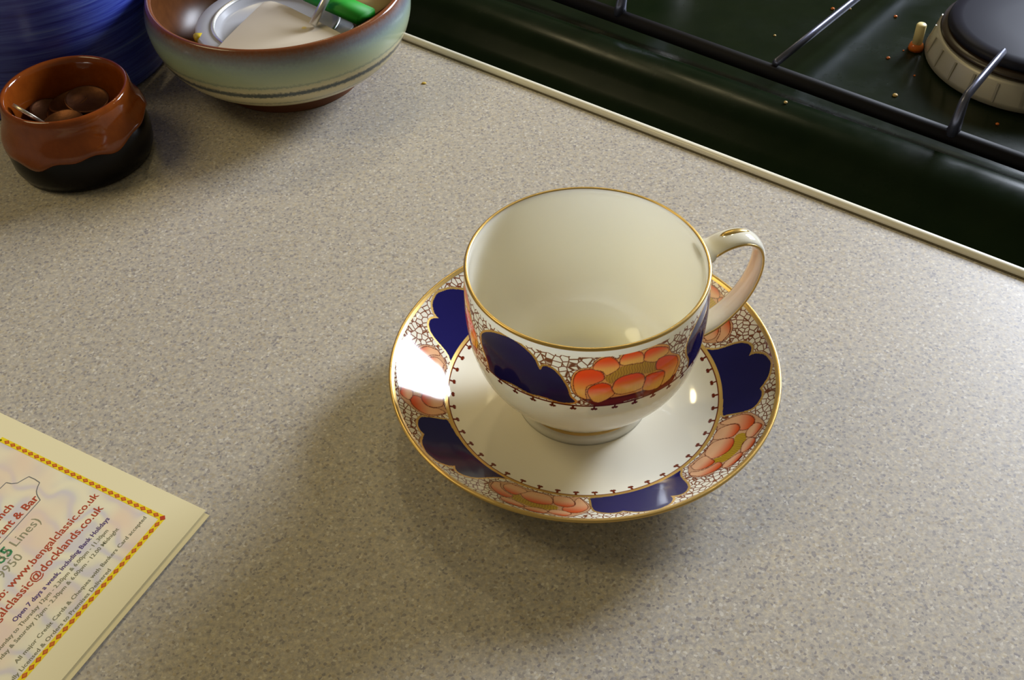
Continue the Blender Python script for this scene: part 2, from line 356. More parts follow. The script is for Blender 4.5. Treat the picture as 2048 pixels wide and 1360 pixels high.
    # grease beads and crumbs
    spots = [(-54.4, 335.2, 1.1, 1, 'red amber grease bead touching the long grate arm on the cooker'),
             (-21.9, 347.1, 1.0, 1, 'amber grease bead on green enamel, farthest behind the cream igniter'),
             (-7.6, 303.5, 1.0, 1, 'amber grease bead on the enamel in front of the cream igniter'),
             (9.8, 271.5, 1.3, 0, 'pale round crumb between black grate bar and burner'),
             (60.9, 275.9, 0.9, 1, 'amber grease speck on the enamel right of the short grate arm'),
             (10.5, 295.0, 0.6, 1, 'tiny amber speck on the enamel close beneath the burner ring'),
             (-28.6, 223.1, 0.9, 0, 'pale crumb alone on the raised green cooker rim'),
             (-67.8, 290.5, 0.7, 0, 'pale crumb on the enamel left of the long grate arm'),
             (-46.5, 340.6, 0.9, 0, 'pale crumb just right of the long grate arm near its dark end'),
             (-4.0, 315.3, 0.5, 1, 'tiny amber speck beside the foot of the cream igniter')]
    for t, n, r, am, lab in spots:
        bm = bmesh.new(); bmesh.ops.create_icosphere(bm, subdivisions=3, radius=r / 1000)
        for v in bm.verts:
            v.co.z = max(v.co.z, -0.25 * r / 1000) * 0.75
            v.co *= 1 + 0.08 * math.sin(9 * v.co.x * 1000 / r + 5 * v.co.y * 1000 / r)
        zb = -0.006 if n > 243 else 0.0016
        o = from_bm('grease_bead' if am else 'crumb', bm, M_AMBER if am else M_CRUMB)
        o.location = tn(t / 1000, n / 1000, zb + 0.18 * r / 1000)
        tag(o, lab, 'grease' if am else 'crumb')
build_cooker()

# ---------------------------------------------------------------- painted porcelain
def smooth_poly(pts, kx):
    P = np.array(pts, float) * np.array([kx, 1.0]); n = len(P); out = []
    for i in range(n):
        a, b, c, d = P[i - 1], P[i], P[(i + 1) % n], P[(i + 2) % n]
        for k in range(4):
            t = k / 4
            out.append(0.5 * (2 * b + (c - a) * t + (2 * a - 5 * b + 4 * c - d) * t * t + (3 * b - a - 3 * c + d) * t ** 3))
    return np.array(out)

def sdf(poly, X):
    """signed distance (negative inside), evaluated only near the polygon"""
    lo, hi = poly.min(0) - 1.5, poly.max(0) + 1.5
    idx = np.where((X[:, 0] > lo[0]) & (X[:, 0] < hi[0]) & (X[:, 1] > lo[1]) & (X[:, 1] < hi[1]))[0]
    Q = X[idx]; best = np.full(len(Q), 1e9); ins = np.zeros(len(Q), bool)
    for a, b in zip(poly, np.roll(poly, -1, 0)):
        e = b - a; L = e @ e + 1e-12
        t = np.clip(((Q - a) @ e) / L, 0, 1)
        best = np.minimum(best, np.hypot(*(Q - a - t[:, None] * e).T))
        c = ((a[1] > Q[:, 1]) != (b[1] > Q[:, 1])) & (Q[:, 0] < (b[0] - a[0]) * (Q[:, 1] - a[1]) / (b[1] - a[1] + 1e-12) + a[0])
        ins ^= c
    return idx, np.where(ins, -best, best)

C_WHITE = np.array((0.89, 0.845, 0.70)); C_BROWN = np.array(lin(112, 40, 18)[:3]); C_RED = np.array(lin(220, 78, 10)[:3])
C_PEACH = np.array(lin(238, 184, 138)[:3]); C_APRI = np.array(lin(255, 192, 112)[:3]); C_TIP = np.array(lin(244, 84, 0)[:3]); C_YEL = np.array(lin(196, 160, 40)[:3]); C_NAVY = np.array((0.012, 0.010, 0.095))
C_GILT = np.array((0.74, 0.47, 0.13))

def paint_motifs(deg, v, spec, period, reps, kx, pale, peach, red):
    """deg: angle (deg), v: height or radius (mm). Returns colour, gilt and net (1 = bare ground)"""
    n = len(deg); col = np.tile(C_WHITE, (n, 1)); gilt = np.zeros(n); net = np.ones(n)
    for r in range(reps):
        X0 = (deg - r * period + 720.0)
        for key in ('leaf', 'base', 'yellow', 'petals'):
            polys = spec[key] if key == 'petals' else [spec[key]]
            for pl in polys:
                P = smooth_poly(pl, kx)
                mid = (P[:, 0].min() + P[:, 0].max()) / 2 / kx
                xd = ((X0 - mid + 180.0) % 360.0 - 180.0 + mid) * kx
                X = np.stack([xd, v], 1)
                idx, d = sdf(P, X)
                if key == 'leaf':
                    k = idx[d < 0.72]; col[k] = C_GILT; gilt[k] = 1; net[k] = 0
                    k = idx[d < 0.0]; col[k] = C_NAVY; gilt[k] = 0
                elif key == 'base':
                    k = idx[d < 0.1]; col[k] = C_BROWN; gilt[k] = 0; net[k] = 0
                    k = idx[(d < -0.16) & ~((v[idx] < 48.0) & (v[idx] > 0) & (kx < 0.9))]; col[k] = peach * 0.8
                    k = idx[(d < -0.05) & (v[idx] < 47.2) & (kx < 0.9)]; col[k] = C_BROWN * 1.5
                elif key == 'yellow':
                    s = d < 0.25; k = idx[s]; q = X[k]
                    st = (0.5 + 0.5 * np.sin(q[:, 0] * 7.0 + 1.3 * np.sin(q[:, 1] * 2.0)))[:, None] ** 3
                    col[k] = C_YEL * (1 - 0.55 * st) + C_BROWN * 0.5 * st; gilt[k] = 0; net[k] = 0
                else:
                    k = idx[d < 0.20]; col[k] = C_BROWN; gilt[k] = 0; net[k] = 0
                    s = d < -0.05; k = idx[s]; dd = -d[s]; q = X[k]
                    h = (q[:, 1] - P[:, 1].min()) / (P[:, 1].max() - P[:, 1].min())
                    g = np.clip((h - pale) * 1.45, 0, 1); g = g * g * (3 - 2 * g)
                    hair = np.clip(np.sin(q[:, 0] * 9.0) - 0.55, 0, 1) * np.clip(0.45 - h, 0, 1) * 1.6
                    c = peach * (1 - g[:, None]) + red * g[:, None]
                    c = c * (1 - 0.5 * hair[:, None]) + C_BROWN * 0.5 * hair[:, None]
                    edge = np.clip(1 - dd / 0.45, 0, 1)[:, None] * (0.2 + 0.8 * g[:, None])
                    col[k] = c * (1 - 0.5 * edge) + C_BROWN * 0.5 * edge
    return col, gilt, net

def pegs(deg, v, count, v0, v1, rad, kx, phase, col, gilt, net):
    """row of little brown pegs with a knob, growing from v0 towards v1"""
    step = 360.0 / count
    x = ((deg - phase + step / 2) % step - step / 2) * kx
    s = np.sign(v1 - v0)
    stem = (np.abs(x) < 0.36) & ((v - v0) * s > -0.2) & ((v - v1) * s < 0.0)
    knob = np.hypot(x * 0.60, v - v1) < rad * (1 - 0.35 * (np.abs(x) < 0.25) * ((v - v1) * s > 0))
    k = stem | knob
    col[k] = C_BROWN; gilt[k] = 0; net[k] = 0

def polar_mesh(name, prof, n, mt, parent, painter=None):
    """dense surface of revolution; painter(deg, r_mm, z_mm, arc index) -> paint, gilt, net"""
    prof = np.array(prof); m_ = len(prof); a = np.arange(n) * 2 * np.pi / n
    V = np.zeros((m_, n, 3)); V[:, :, 0] = prof[:, 0:1] * np.cos(a); V[:, :, 1] = prof[:, 0:1] * np.sin(a); V[:, :, 2] = prof[:, 1:2]
    i, j = np.meshgrid(np.arange(m_ - 1), np.arange(n), indexing='ij'); j2 = (j + 1) % n
    F = np.stack([i * n + j, i * n + j2, (i + 1) * n + j2, (i + 1) * n + j], -1).reshape(-1, 4)
    me = bpy.data.meshes.new(name)
    me.vertices.add(m_ * n); me.vertices.foreach_set('co', V.reshape(-1))
    me.loops.add(F.size); me.loops.foreach_set('vertex_index', F.reshape(-1).astype(np.int32))
    me.polygons.add(len(F)); me.polygons.foreach_set('loop_start', (np.arange(len(F)) * 4).astype(np.int32))
    me.update(calc_edges=True)
    if painter:
        deg = np.tile(np.degrees(a), m_); idx = np.repeat(np.arange(m_), n)
        col, gilt, net = painter(deg, np.repeat(prof[:, 0] * 1000, n), np.repeat(prof[:, 1] * 1000, n), idx)
        at = me.attributes.new('paint', 'FLOAT_COLOR', 'POINT')
        at.data.foreach_set('color', np.concatenate([col, np.ones((len(col), 1))], 1).astype(np.float32).reshape(-1))
        at = me.attributes.new('gilt', 'FLOAT', 'POINT'); at.data.foreach_set('value', gilt.astype(np.float32))
        at = me.attributes.new('net', 'FLOAT', 'POINT'); at.data.foreach_set('value', net.astype(np.float32))
    me.polygons.foreach_set('use_smooth', [True] * len(me.polygons))
    me.materials.append(mt)
    o = bpy.data.objects.new(name, me); COL.objects.link(o); o.parent = parent
    return o

def ring_tube(name, R, z, rad, mt, parent, n=160, flat=1.0, label=None):
    prof = [(R + rad * math.cos(a), z + rad * flat * math.sin(a)) for a in np.linspace(0, 2 * math.pi, 9)]
    return lathe(name, prof, n, mt, parent, label=label)

M_CUP = m_painted('painted_cup', 0.36, 0.85); M_SAU = m_painted('painted_saucer', 0.30)

def build_saucer():
    s = empty('saucer', (0, 0, 0), 'porcelain saucer with navy and orange floral border under the teacup', 'saucer')
    up = spline([(0.0004, .0045), (.020, .0045), (.032, .0047), (.040, .0056), (.046, .0072), (.0503, .0091), (.056, .0125), (.062, .0164), (.067, .0199), (.0694, .0220)], 14)
    rr = np.concatenate([np.linspace(.0004, .045, 10), np.linspace(.0455, .0691, 118)])
    top = np.stack([rr, np.interp(rr, up[:, 0], up[:, 1])], 1)
    under = [(.0696, .0219), (.0699, .0216), (.0697, .0210), (.066, .0172), (.060, .0131), (.054, .0092), (.049, .0060), (.0455, .0036), (.0440, .0022), (.0435, .0004), (.0428, 0.0), (.0415, 0.0), (.0408, .0008), (.040, .0020), (.020, .0022), (.0004, .0022)]
    prof = np.vstack([top, under])
    ntop = len(top)
    def painter(deg, r, z, idx):
        n = len(deg); col = np.tile(C_WHITE, (n, 1)); gilt = np.zeros(n); net = np.zeros(n)
        b = (idx < ntop) & (r > 46.0)
        d, v = deg[b], r[b]
        c, g, t = paint_motifs(d, v, SAU, 72.0, 5, math.pi / 180 * 58.0, 0.34, C_PEACH, C_RED)
        inn = v < 50.4; c[inn] = C_WHITE; g[inn] = 0; t[inn] = 0
        out = v > 68.4; t[out] = 0; c[out] = C_WHITE; g[out] = 0
        pegs(d, v, 48, 49.8, 47.9, 0.66, math.pi / 180 * 49.0, 1.2, c, g, t)
        k = (v > 49.35) & (v < 49.85); c[k] = C_BROWN; g[k] = 0; t[k] = 0
        k = (v >= 49.85) & (v < 51.0); c[k] = C_GILT; g[k] = 1; t[k] = 0
        col[b], gilt[b], net[b] = c, g, t
        return col, gilt, net
    polar_mesh('dish', prof, 1500, M_SAU, s, painter)
    band = [(.0683, .02128), (.0688, .02172), (.0694, .02222), (.0699, .02228), (.0703, .0220), (.0702, .0213), (.0698, .0210)]
    lathe('gold_rim', band, 200, M_GOLD, s, label='gilded saucer rim')
    return s

CUP_PROF = [(.0245, .0046), (.0243, .0075), (.0231, .0091), (.0240, .0116), (.0282, .0165), (.0334, .0225), (.0376, .0295), (.0402, .038), (.0413, .048), (.0415, .058), (.0408, .0692)]
def build_cup():
    c = empty('teacup', (0, 0, 0.0046), 'empty white porcelain teacup with navy and orange painted band on its saucer', 'teacup')
    Z0 = 4.6
    sp = spline(CUP_PROF, 12)
    low = sp[sp[:, 1] < .0405]; hi_z = np.linspace(.0407, .0690, 118)
    hi = np.stack([np.interp(hi_z, sp[:, 1], sp[:, 0]), hi_z], 1)
    low = low[::4]
    lip = [(.0406, .0696), (.0402, .0698), (.0398, .0695)]
    inner_z = np.linspace(.0680, .026, 22)
    inner = [(np.interp(z, sp[:, 1], sp[:, 0]) - .0015 - .0010 * (0.068 - z) / .04, z) for z in inner_z]
    inner += [(.0318, .0235), (.0290, .0205), (.0255, .0178), (.0215, .0158), (.0190, .0149), (.0165, .0146), (.010, .0140), (.0004, .0139)]
    under = [(.0004, .0092), (.019, .0092), (.0200, .0085), (.0215, .0048), (.0225, .0046)]
    prof = np.vstack([under, low, hi, lip, inner]); prof[:, 1] -= .0046
    h0 = len(under) + len(low); h1 = h0 + len(hi)
    def painter(deg, r, z, idx):
        n = len(deg); col = np.tile(C_WHITE, (n, 1)); gilt = np.zeros(n); net = np.zeros(n)
        b = (idx >= h0) & (idx < h1)
        d, v = deg[b], z[b] + Z0
        spec = CUP
        kx = math.pi / 180 * 41.0
        cc, g, t = paint_motifs(d, v, spec, 106.0, 1, kx, 0.18, C_APRI, C_TIP)
        for sh in (106.0, -106.0, 212.0):
            # the same pair of motifs goes on round the cup
            c2, g2, t2 = paint_motifs(d - sh, v, spec, 106.0, 1, kx, 0.18, C_APRI, C_TIP)
            kk = (t2 == 0) & (t == 1); cc[kk] = c2[kk]; g[kk] = g2[kk]; t[kk] = 0
        k = v > 66.8; cc[k] = C_WHITE; g[k] = 0; t[k] = 0
        k = v < 44.6; cc[k] = C_WHITE; g[k] = 0; t[k] = 0
        pegs(d, v, 38, 44.3, 42.7, 0.68, kx, 5.0, cc, g, t)
        k = (v > 43.9) & (v < 44.7); cc[k] = C_BROWN; g[k] = 0; t[k] = 0
        col[b], gilt[b], net[b] = cc, g, t
        return col, gilt, net
    polar_mesh('cup_body', prof, 1300, M_CUP, c, painter)
    Z = -0.0046
    lathe('gold_rim', [(.04095, .0692 + Z), (.0410, .0695 + Z), (.0407, .0699 + Z), (.0402, .07005 + Z), (.0398, .0699 + Z), (.0397, .0697 + Z)], 180, M_GOLD, c, label='thin gilded lip')
    ring_tube('gold_foot_line', (.02325), .0093 + Z, .00060, M_GOLD, c, label='gilded line above the foot ring')
    # handle: flattened ear swept in the plane at HA
    HA = math.radians(13.0); H = Vector((math.cos(HA), math.sin(HA), 0)); SD = Vector((-math.sin(HA), math.cos(HA), 0))
    path = spline([(.0404, .0637), (.0440, .0660), (.0490, .0682), (.0550, .0685), (.0600, .0655), (.0622, .0595), (.0618, .0520), (.0592, .0440), (.0548, .0370), (.0490, .0315), (.0430, .0285), (.0370, .0265)], 5)
    pts = [H * r + Vector((0, 0, z + Z)) for r, z in path]
    k = len(pts); u = np.linspace(0, 1, k)
    wd = 0.0052 - 0.0008 * np.sin(u * np.pi) + 0.0008 * (u < 0.08)
    bm = tube_bm(pts, list(wd), 20, side=tuple(SD), flat=0.36)
    from_bm('handle', bm, M_PORC, c, label='white ear shaped handle')
    for sgn in (-1, 1):
        q = [p + SD * (sgn * (wd[i] - 0.0002)) for i, p in enumerate(pts)][5:-4]
        from_bm('gold_handle_line', tube_bm(q, 0.00042, 8), M_GOLD, c, label='gilded line along the handle edge')
    # small gilded stroke on the crown of the handle
    q = []
    for i in range(9, 18):
        d = (pts[i + 1] - pts[i - 1]).normalized(); up = d.cross(SD).normalized()
        if up.z < 0: up = -up
        q.append(pts[i] + up * (wd[i] * 0.36 - 0.00012) + SD * 0.0014)
    from_bm('gold_stroke', tube_bm(q, [0.0003, .0010, .0013, .0014, .0014, .0013, .0011, .0008, .0003], 8, flat=0.35, side=tuple(SD)), M_GOLD, c, label='gilded brush stroke on the handle crown')
build_saucer(); build_cup()

# ---------------------------------------------------------------- leaflet
def build_leaflet():
    O = Vector((-0.1328, -0.0460, 0)); E1 = Vector((-.872, .490, 0)).normalized(); E2 = Vector((-.468, -.884, 0)).normalized()
    L = empty('menu_leaflet', O, 'folded cream takeaway menu leaflet with red and purple print', 'leaflet')
    def P(a, b, z=0.0): return E1 * (a / 1000) + E2 * (b / 1000) + Vector((0, 0, z))
    def lift(a, b): return 0.0013 + 0.0006 * math.exp(-a / 14.0) * (0.4 + 0.6 * b / 210)
    pm = mat('printed_paper', rough=0.62); k = NT(pm); c = k.n('ShaderNodeAttribute', attribute_name='page').outputs['Vector']
    sep = k.n('ShaderNodeSeparateXYZ'); k.l(c, sep.inputs[0])
    cream = lin(240, 228, 184)
    wv = k.n('ShaderNodeTexWave', wave_type='RINGS'); wv.inputs['Scale'].default_value = 3.2; wv.inputs['Distortion'].default_value = 9.0; wv.inputs['Detail'].default_value = 1.0
    wv.inputs['Detail Scale'].default_value = 2.2
    k.l(c, wv.inputs['Vector'])
    print_col = k.ramp(wv.outputs['Fac'], [(0.0, lin(214, 206, 204)), (0.45, lin(230, 222, 196)), (1.0, lin(240, 230, 196))])
    pink = k.ramp(k.noise(c, 4.5, 1.0), [(0.42, (0, 0, 0, 1)), (0.62, (1, 1, 1, 1))])
    print_col = k.mix(k.math('MULTIPLY', pink, 0.75), print_col, lin(238, 208, 180))
    ins = k.math('MULTIPLY', k.math('GREATER_THAN', sep.outputs[0], 0.118), k.math('GREATER_THAN', sep.outputs[1], 0.098))
    ins = k.math('MULTIPLY', ins, k.math('MULTIPLY', k.math('LESS_THAN', sep.outputs[0], 0.885), k.math('LESS_THAN', sep.outputs[1], 2.002)))
    k.l(k.mix(ins, cream, print_col), k.b.inputs['Base Color'])
    def sheet(name, a0, b0, a1, b1, dz, mt, th=0.00022):
        na, nb = 24, 40; bm = bmesh.new(); lay = bm.verts.layers.float_vector.new('page'); g = []
        for s in (0, 1):
            g.append([[bm.verts.new(P(a0 + (a1 - a0) * i / na, b0 + (b1 - b0) * j / nb, lift(a0 + (a1 - a0) * i / na, b0 + (b1 - b0) * j / nb) + dz - s * th)) for j in range(nb + 1)] for i in range(na + 1)])
            for i in range(na + 1):
                for j in range(nb + 1):
                    g[s][i][j][lay] = Vector(((a0 + (a1 - a0) * i / na) / 100, (b0 + (b1 - b0) * j / nb) / 100, 0))
        for s in (0, 1):
            for i in range(na):
                for j in range(nb): bm.faces.new((g[s][i][j], g[s][i + 1][j], g[s][i + 1][j + 1], g[s][i][j + 1]))
        rim = [(i, 0) for i in range(na)] + [(na, j) for j in range(nb)] + [(na - i, nb) for i in range(na)] + [(0, nb - j) for j in range(nb)]
        for (i, j), (i2, j2) in zip(rim, rim[1:] + rim[:1]): bm.faces.new((g[0][i][j], g[0][i2][j2], g[1][i2][j2], g[1][i][j]))
        bmesh.ops.recalc_face_normals(bm, faces=bm.faces)
        return sharp(from_bm(name, bm, mt, L))
    front = sheet('front_page', 0, 0, 100, 210, 0, pm)
    sheet('back_page', -2.0, 0.7, 100, 210, -0.00080, M_PAPER_EDGE)
    # printed border: yellow band with a chain of red diamonds
    my = mat('print_yellow', lin(244, 216, 16), 0.62); mo = mat('print_orange', lin(216, 120, 20), 0.62); mr = mat('print_red', lin(190, 62, 24), 0.62)
    def flat(name, polys, mt, par, dz, label=None):
        bm = bmesh.new()
        for pl in polys: bm.faces.new([bm.verts.new(P(a, b, lift(a, b) + dz)) for a, b in pl])
        bmesh.ops.recalc_face_normals(bm, faces=bm.faces)
        for f in bm.faces:
            if f.normal.z < 0: f.normal_flip()
        return from_bm(name, bm, mt, par, False, label)
    A, B, A2, B2 = 11.4, 9.4, 88.6, 200.0; hw = 1.05
    segs = []
    def line(a0, b0, a1, b1, w_=hw):
        n = max(1, int(max(abs(a1 - a0), abs(b1 - b0)) / 4)); ha = abs(b1 - b0) > abs(a1 - a0)
        for q in range(n):
            x0, y0 = a0 + (a1 - a0) * q / n, b0 + (b1 - b0) * q / n; x1, y1 = a0 + (a1 - a0) * (q + 1) / n, b0 + (b1 - b0) * (q + 1) / n
            da, db = (w_, 0) if ha else (0, w_)
            segs.append([(x0 - da, y0 - db), (x1 - da, y1 - db), (x1 + da, y1 + db), (x0 + da, y0 + db)])
    line(A, B, A2, B); line(A, B, A, B2); line(A2, B, A2, B2); line(A, B2, A2, B2)
    bd = flat('printed_border', segs, my, front, 0.00003, 'yellow printed border')
    dia, dia_o = [], []
    def diamonds(a0, b0, da, db, n, pitch):
        for q in range(1, n):
            a, b = a0 + da * q * pitch, b0 + db * q * pitch
            for lst, s in ((dia_o, 0.92), (dia, 0.62)):
                lx, ly = (1.40 * s, 1.0 * s) if da else (1.0 * s, 1.40 * s)
                lst.append([(a - lx, b), (a, b - ly), (a + lx, b), (a, b + ly)])
    diamonds(A, B, 1, 0, 26, 2.95); diamonds(A, B, 0, 1, 64, 2.98); diamonds(A2, B, 0, 1, 64, 2.98)
    o = flat('border_diamond', dia_o, mr, front, 0.00005, 'red printed diamonds'); o['kind'] = 'stuff'
    o = flat('diamond_centre', dia, mo, front, 0.00007, 'orange printed diamond centres'); o['kind'] = 'stuff'
    flat('corner_square', [[(A - 1.2, B), (A, B - 1.2), (A + 1.2, B), (A, B + 1.2)]], mr, front, 0.00009, 'red printed corner diamond')
    # grey cartouche outline
    segs = []
    cart = [(54.2, 70.0), (54.2, 43.2), (55.2, 23.2), (56.9, 22.5), (58.2, 21.8), (59.3, 20.8), (60.2, 19.3), (60.9, 17.6), (63.5, 17.3), (66.3, 17.4), (67.0, 19.0), (67.9, 21.4), (69.6, 22.6), (71.7, 23.1), (71.7, 26.1), (74.5, 32.0), (76.0, 40.0), (76.6, 70.0)]
    for (a0, b0), (a1, b1) in zip(cart, cart[1:]):
        d = np.array([a1 - a0, b1 - b0]); d = d / np.linalg.norm(d); nx, ny = -d[1] * 0.17, d[0] * 0.17
        segs.append([(a0 - nx, b0 - ny), (a1 - nx, b1 - ny), (a1 + nx, b1 + ny), (a0 + nx, b0 + ny)])
    flat('printed_cartouche', segs, mat('print_grey_line', lin(112, 112, 112), 0.62), front, 0.00003, 'grey printed cartouche line')
    # writing: reads along -b, lines step down towards a = 0
    red = mat('ink_red', lin(178, 66, 34), 0.62); pur = mat('ink_purple', lin(84, 62, 118), 0.62)
    gry = mat('ink_grey', lin(124, 122, 96), 0.62); grn = mat('ink_green', lin(52, 132, 82), 0.62); lgr = mat('ink_light_grey', lin(146, 142, 112), 0.62)
    def text(s, a_mid, b_end, pitch, mt, bold=0.0, xh=None):
        cu = bpy.data.curves.new('printed_text', 'FONT'); cu.body = s; cu.size = 1.0; cu.align_x = 'RIGHT'; cu.resolution_u = 2; cu.offset = bold
        ob = bpy.data.objects.new('printed_text', cu); COL.objects.link(ob)
        me = bpy.data.meshes.new_from_object(ob.evaluated_get(bpy.context.evaluated_depsgraph_get()))
        bpy.data.objects.remove(ob); bpy.data.curves.remove(cu)
        n = len(me.vertices); co = np.zeros(n * 3); me.vertices.foreach_get('co', co); co = co.reshape(-1, 3)
        w_ = co[:, 0].max() - co[:, 0].min(); sx = pitch * len(s) / w_; sy = xh if xh else sx
        for i, v in enumerate(me.vertices):
            a = a_mid + (co[i, 1] - 0.27) * sy; b = b_end - (co[i, 0] - co[:, 0].max()) * sx
            v.co = P(a, b, lift(a, b) + 0.00004)
        me.materials.clear(); me.name = 'printed_text'
        return link('printed_text', me, mt, front, False)
    text('Sunday Lunch', 62.6, 29.4, 1.95, red, 0.02)
    text('Restaurant & Bar', 57.3, 22.6, 1.95, red, 0.02)
    text('(2 Lines)', 49.9, 29.6, 1.95, lgr)
    text('01375 65', 49.6, 43.0, 3.1, grn, 0.01)
    text('01375 679950', 44.6, 43.2, 2.35, lgr, 0.0)
    text('web: www.bengalclassic.co.uk', 39.0, 12.0, 1.84, red, 0.012)
    text('email: bengalclassic@docklands.co.uk', 33.9, 15.4, 1.90, red, 0.012)
    text('Open 7 days a week, including Bank Holidays', 28.3, 18.0, 1.04, pur, 0.02, 2.45)
    text('Sunday to Thursday 12pm - 2.30pm & 6.00pm - 11.30pm', 25.2, 22.0, 0.99, gry, 0.01, 2.1)
    text('Friday & Saturday 12pm - 2.30pm & 6.00pm - 12.00 Midnight', 22.4, 19.8, 0.99, gry, 0.01, 2.1)
    text('All major Credit Cards & Cheques with Bankers Card accepted', 17.0, 11.8, 1.04, gry, 0.01, 2.1)
    text('Fully Licensed & Orders to Premises Delivered', 13.7, 33.6, 1.02, gry, 0.01, 2.1)
build_leaflet()

# ---------------------------------------------------------------- stoneware bowl and what lies in it
def m_bowl():
    mt = mat('banded_stoneware', rough=0.16); k = NT(mt); c = k.coord()
    sep = k.n('ShaderNodeSeparateXYZ'); k.l(c, sep.inputs[0])
    nz = k.noise(k.scaled((14, 14, 260)), 1.0, 3, 0.6); nf = k.noise(c, 700, 2, 0.6)
    h = k.math('ADD', k.math('MULTIPLY', sep.outputs[2], 20.0), k.math('MULTIPLY', k.math('SUBTRACT', nz, 0.5), 0.035))
    h = k.math('ADD', h, k.math('MULTIPLY', k.math('SUBTRACT', nf, 0.5), 0.05))
    col = k.ramp(h, [(0.14, lin(84, 46, 24)), (0.18, lin(96, 60, 34)), (0.20, lin(206, 194, 150)), (0.35, lin(214, 202, 158)), (0.38, lin(150, 150, 122)), (0.40, lin(206, 196, 152)), (0.475, lin(214, 202, 158)), (0.505, lin(72, 82, 80)), (0.535, lin(78, 86, 82)), (0.56, lin(210, 200, 158)),
                     (0.60, lin(196, 194, 154)), (0.615, lin(150, 160, 136)), (0.64, lin(186, 194, 156)), (0.74, lin(170, 186, 158)), (0.83, lin(150, 168, 160)), (0.89, lin(128, 134, 142)), (0.94, lin(124, 112, 112)), (0.975, lin(128, 84, 62)), (0.995, lin(126, 72, 42))])
    k.l(col, k.b.inputs['Base Color'])
    return mt
def build_bowl():
    X, Y = -0.1372, 0.2372
    b = empty('stoneware_bowl', (X, Y, 0), 'shallow banded green and brown stoneware bowl holding odds and ends', 'bowl')
    out = spline([(.0385, .0075), (.0450, .0098), (.0540, .0150), (.0608, .0225), (.0645, .0315), (.0656, .0390), (.0650, .0450), (.0636, .0492)], 6)
    prof = list(map(tuple, out)) + [(.0626, .0502), (.0615, .0500), (.0607, .0490)]
    lathe('bowl_body', prof, 160, m_bowl(), b)
    mb = mat('brown_glaze', lin(92, 52, 26), 0.28); k = NT(mb)
    k.l(k.mix(k.noise(k.coord(), 160, 3), lin(64, 34, 16), lin(104, 62, 30)), k.b.inputs['Base Color'])
    k.b.inputs['Specular IOR Level'].default_value = 0.2
    lathe('bowl_inside', [(.0609, .0491), (.0603, .0470), (.0600, .0400), (.0585, .0310), (.0540, .0220), (.0450, .0150), (.0320, .0115), (.012, .0102), (0, .0100)], 160, mb, b, label='brown glazed inside')
    mf = mat('bare_brown_clay', lin(110, 66, 36), 0.6)
    lathe('foot_ring', [(.0380, .0080), (.0372, .0045), (.0378, .0008), (.0372, 0), (.0335, 0), (.0325, .004), (.0325, .0075)], 120, mf, b, label='unglazed brown foot')
    lathe('bowl_underside', [(.0400, .0079), (.0330, .0072), (0, .0070)], 80, mf, b)
    # grey lid with a rolled rim, lying in the bowl
    lid = empty('metal_lid', (-0.1385, 0.2300, 0.0300), 'round grey metal lid lying under the cream card in the bowl', 'lid')
    o = lathe('lid_disc', [(0, .0012), (.0270, .0012), (.0285, .0020), (.0298, .0040), (.0312, .0048), (.0390, .0048), (.0400, .0042), (.0403, .0030), (.0398, .0), (.0392, .0), (.0395, .0035), (.0386, .0040), (.0314, .0040), (.030, .003), (.028, 0), (0, 0)], 96, M_LID, lid)
    lathe('lid_rim', [(.0304, .0046), (.0309, .0055), (.0317, .0057), (.0322, .0049)], 96, M_STEEL, lid, label='bright rolled ring')
    # cream card: blunt triangle
    tri = spline([(-0.1400, 0.2420), (-0.1310, 0.2350), (-0.1040, 0.2090), (-0.1010, 0.2020), (-0.1090, 0.1960), (-0.1330, 0.1915), (-0.1590, 0.1930), (-0.1620, 0.1990), (-0.1480, 0.2370), (-0.1440, 0.2425), (-0.1400, 0.2420)], 4)[:-1]
    o = from_bm('cream_card', prism_bm([(x + 0.130, y - 0.212) for x, y in tri], 0.0, 0.0016, 0.0004), M_CARD); sharp(o, 30)
    o.location = (-0.130, 0.212, 0.0366)
    k = NT(M_CARD); g = k.n('ShaderNodeTexGradient', gradient_type='SPHERICAL'); mp = k.n('ShaderNodeMapping')
    mp.inputs['Location'].default_value = (-0.0075 * 700, -0.0030 * 700, 0); mp.inputs['Scale'].default_value = (700, 700, 1)
    k.l(k.coord(), mp.inputs['Vector']); k.l(mp.outputs[0], g.inputs[0])
    k.l(k.mix(k.math('MINIMUM', k.math('MULTIPLY', g.outputs['Fac'], 2.5), 0.8), lin(204, 192, 172), lin(206, 180, 80)), k.b.inputs['Base Color'])
    tag(o, 'cream blunt triangular card lying in the bowl, with one yellow spot', 'card')
    # steel rod leaning out of the bowl
    p0, p1 = Vector((-0.1180, 0.2145, 0.0400)), Vector((-0.0990, 0.2420, 0.0640))
    o = from_bm('steel_rod', tube_bm([p0, p0.lerp(p1, .33), p0.lerp(p1, .66), p1], 0.0019, 14), M_STEEL)
    tag(o, 'thin polished steel rod leaning out of the bowl over the card', 'rod')
    # green plastic clip
    g = empty('green_clip', (-0.1065, 0.2290, 0.0425), 'bright green flat plastic clip at the right side of the bowl', 'clip')
    def bxm(sx, sy, sz, bev):
        bm = bmesh.new(); bmesh.ops.create_cube(bm, size=1.0, matrix=Matrix.Diagonal((sx, sy, sz, 1)))
        bmesh.ops.bevel(bm, geom=bm.edges[:], offset=bev, segments=2, affect='EDGES'); return bm
    o = from_bm('clip_body', bxm(0.040, 0.0125, 0.0045, 0.0008), M_GREEN, g); o.rotation_euler = (0, 0, -0.72)
    o2 = from_bm('clip_jaw', bxm(0.022, 0.0060, 0.0030, 0.0007), mat('green_plastic_dark', lin(10, 96, 20), 0.35), g, label='darker green jaw')
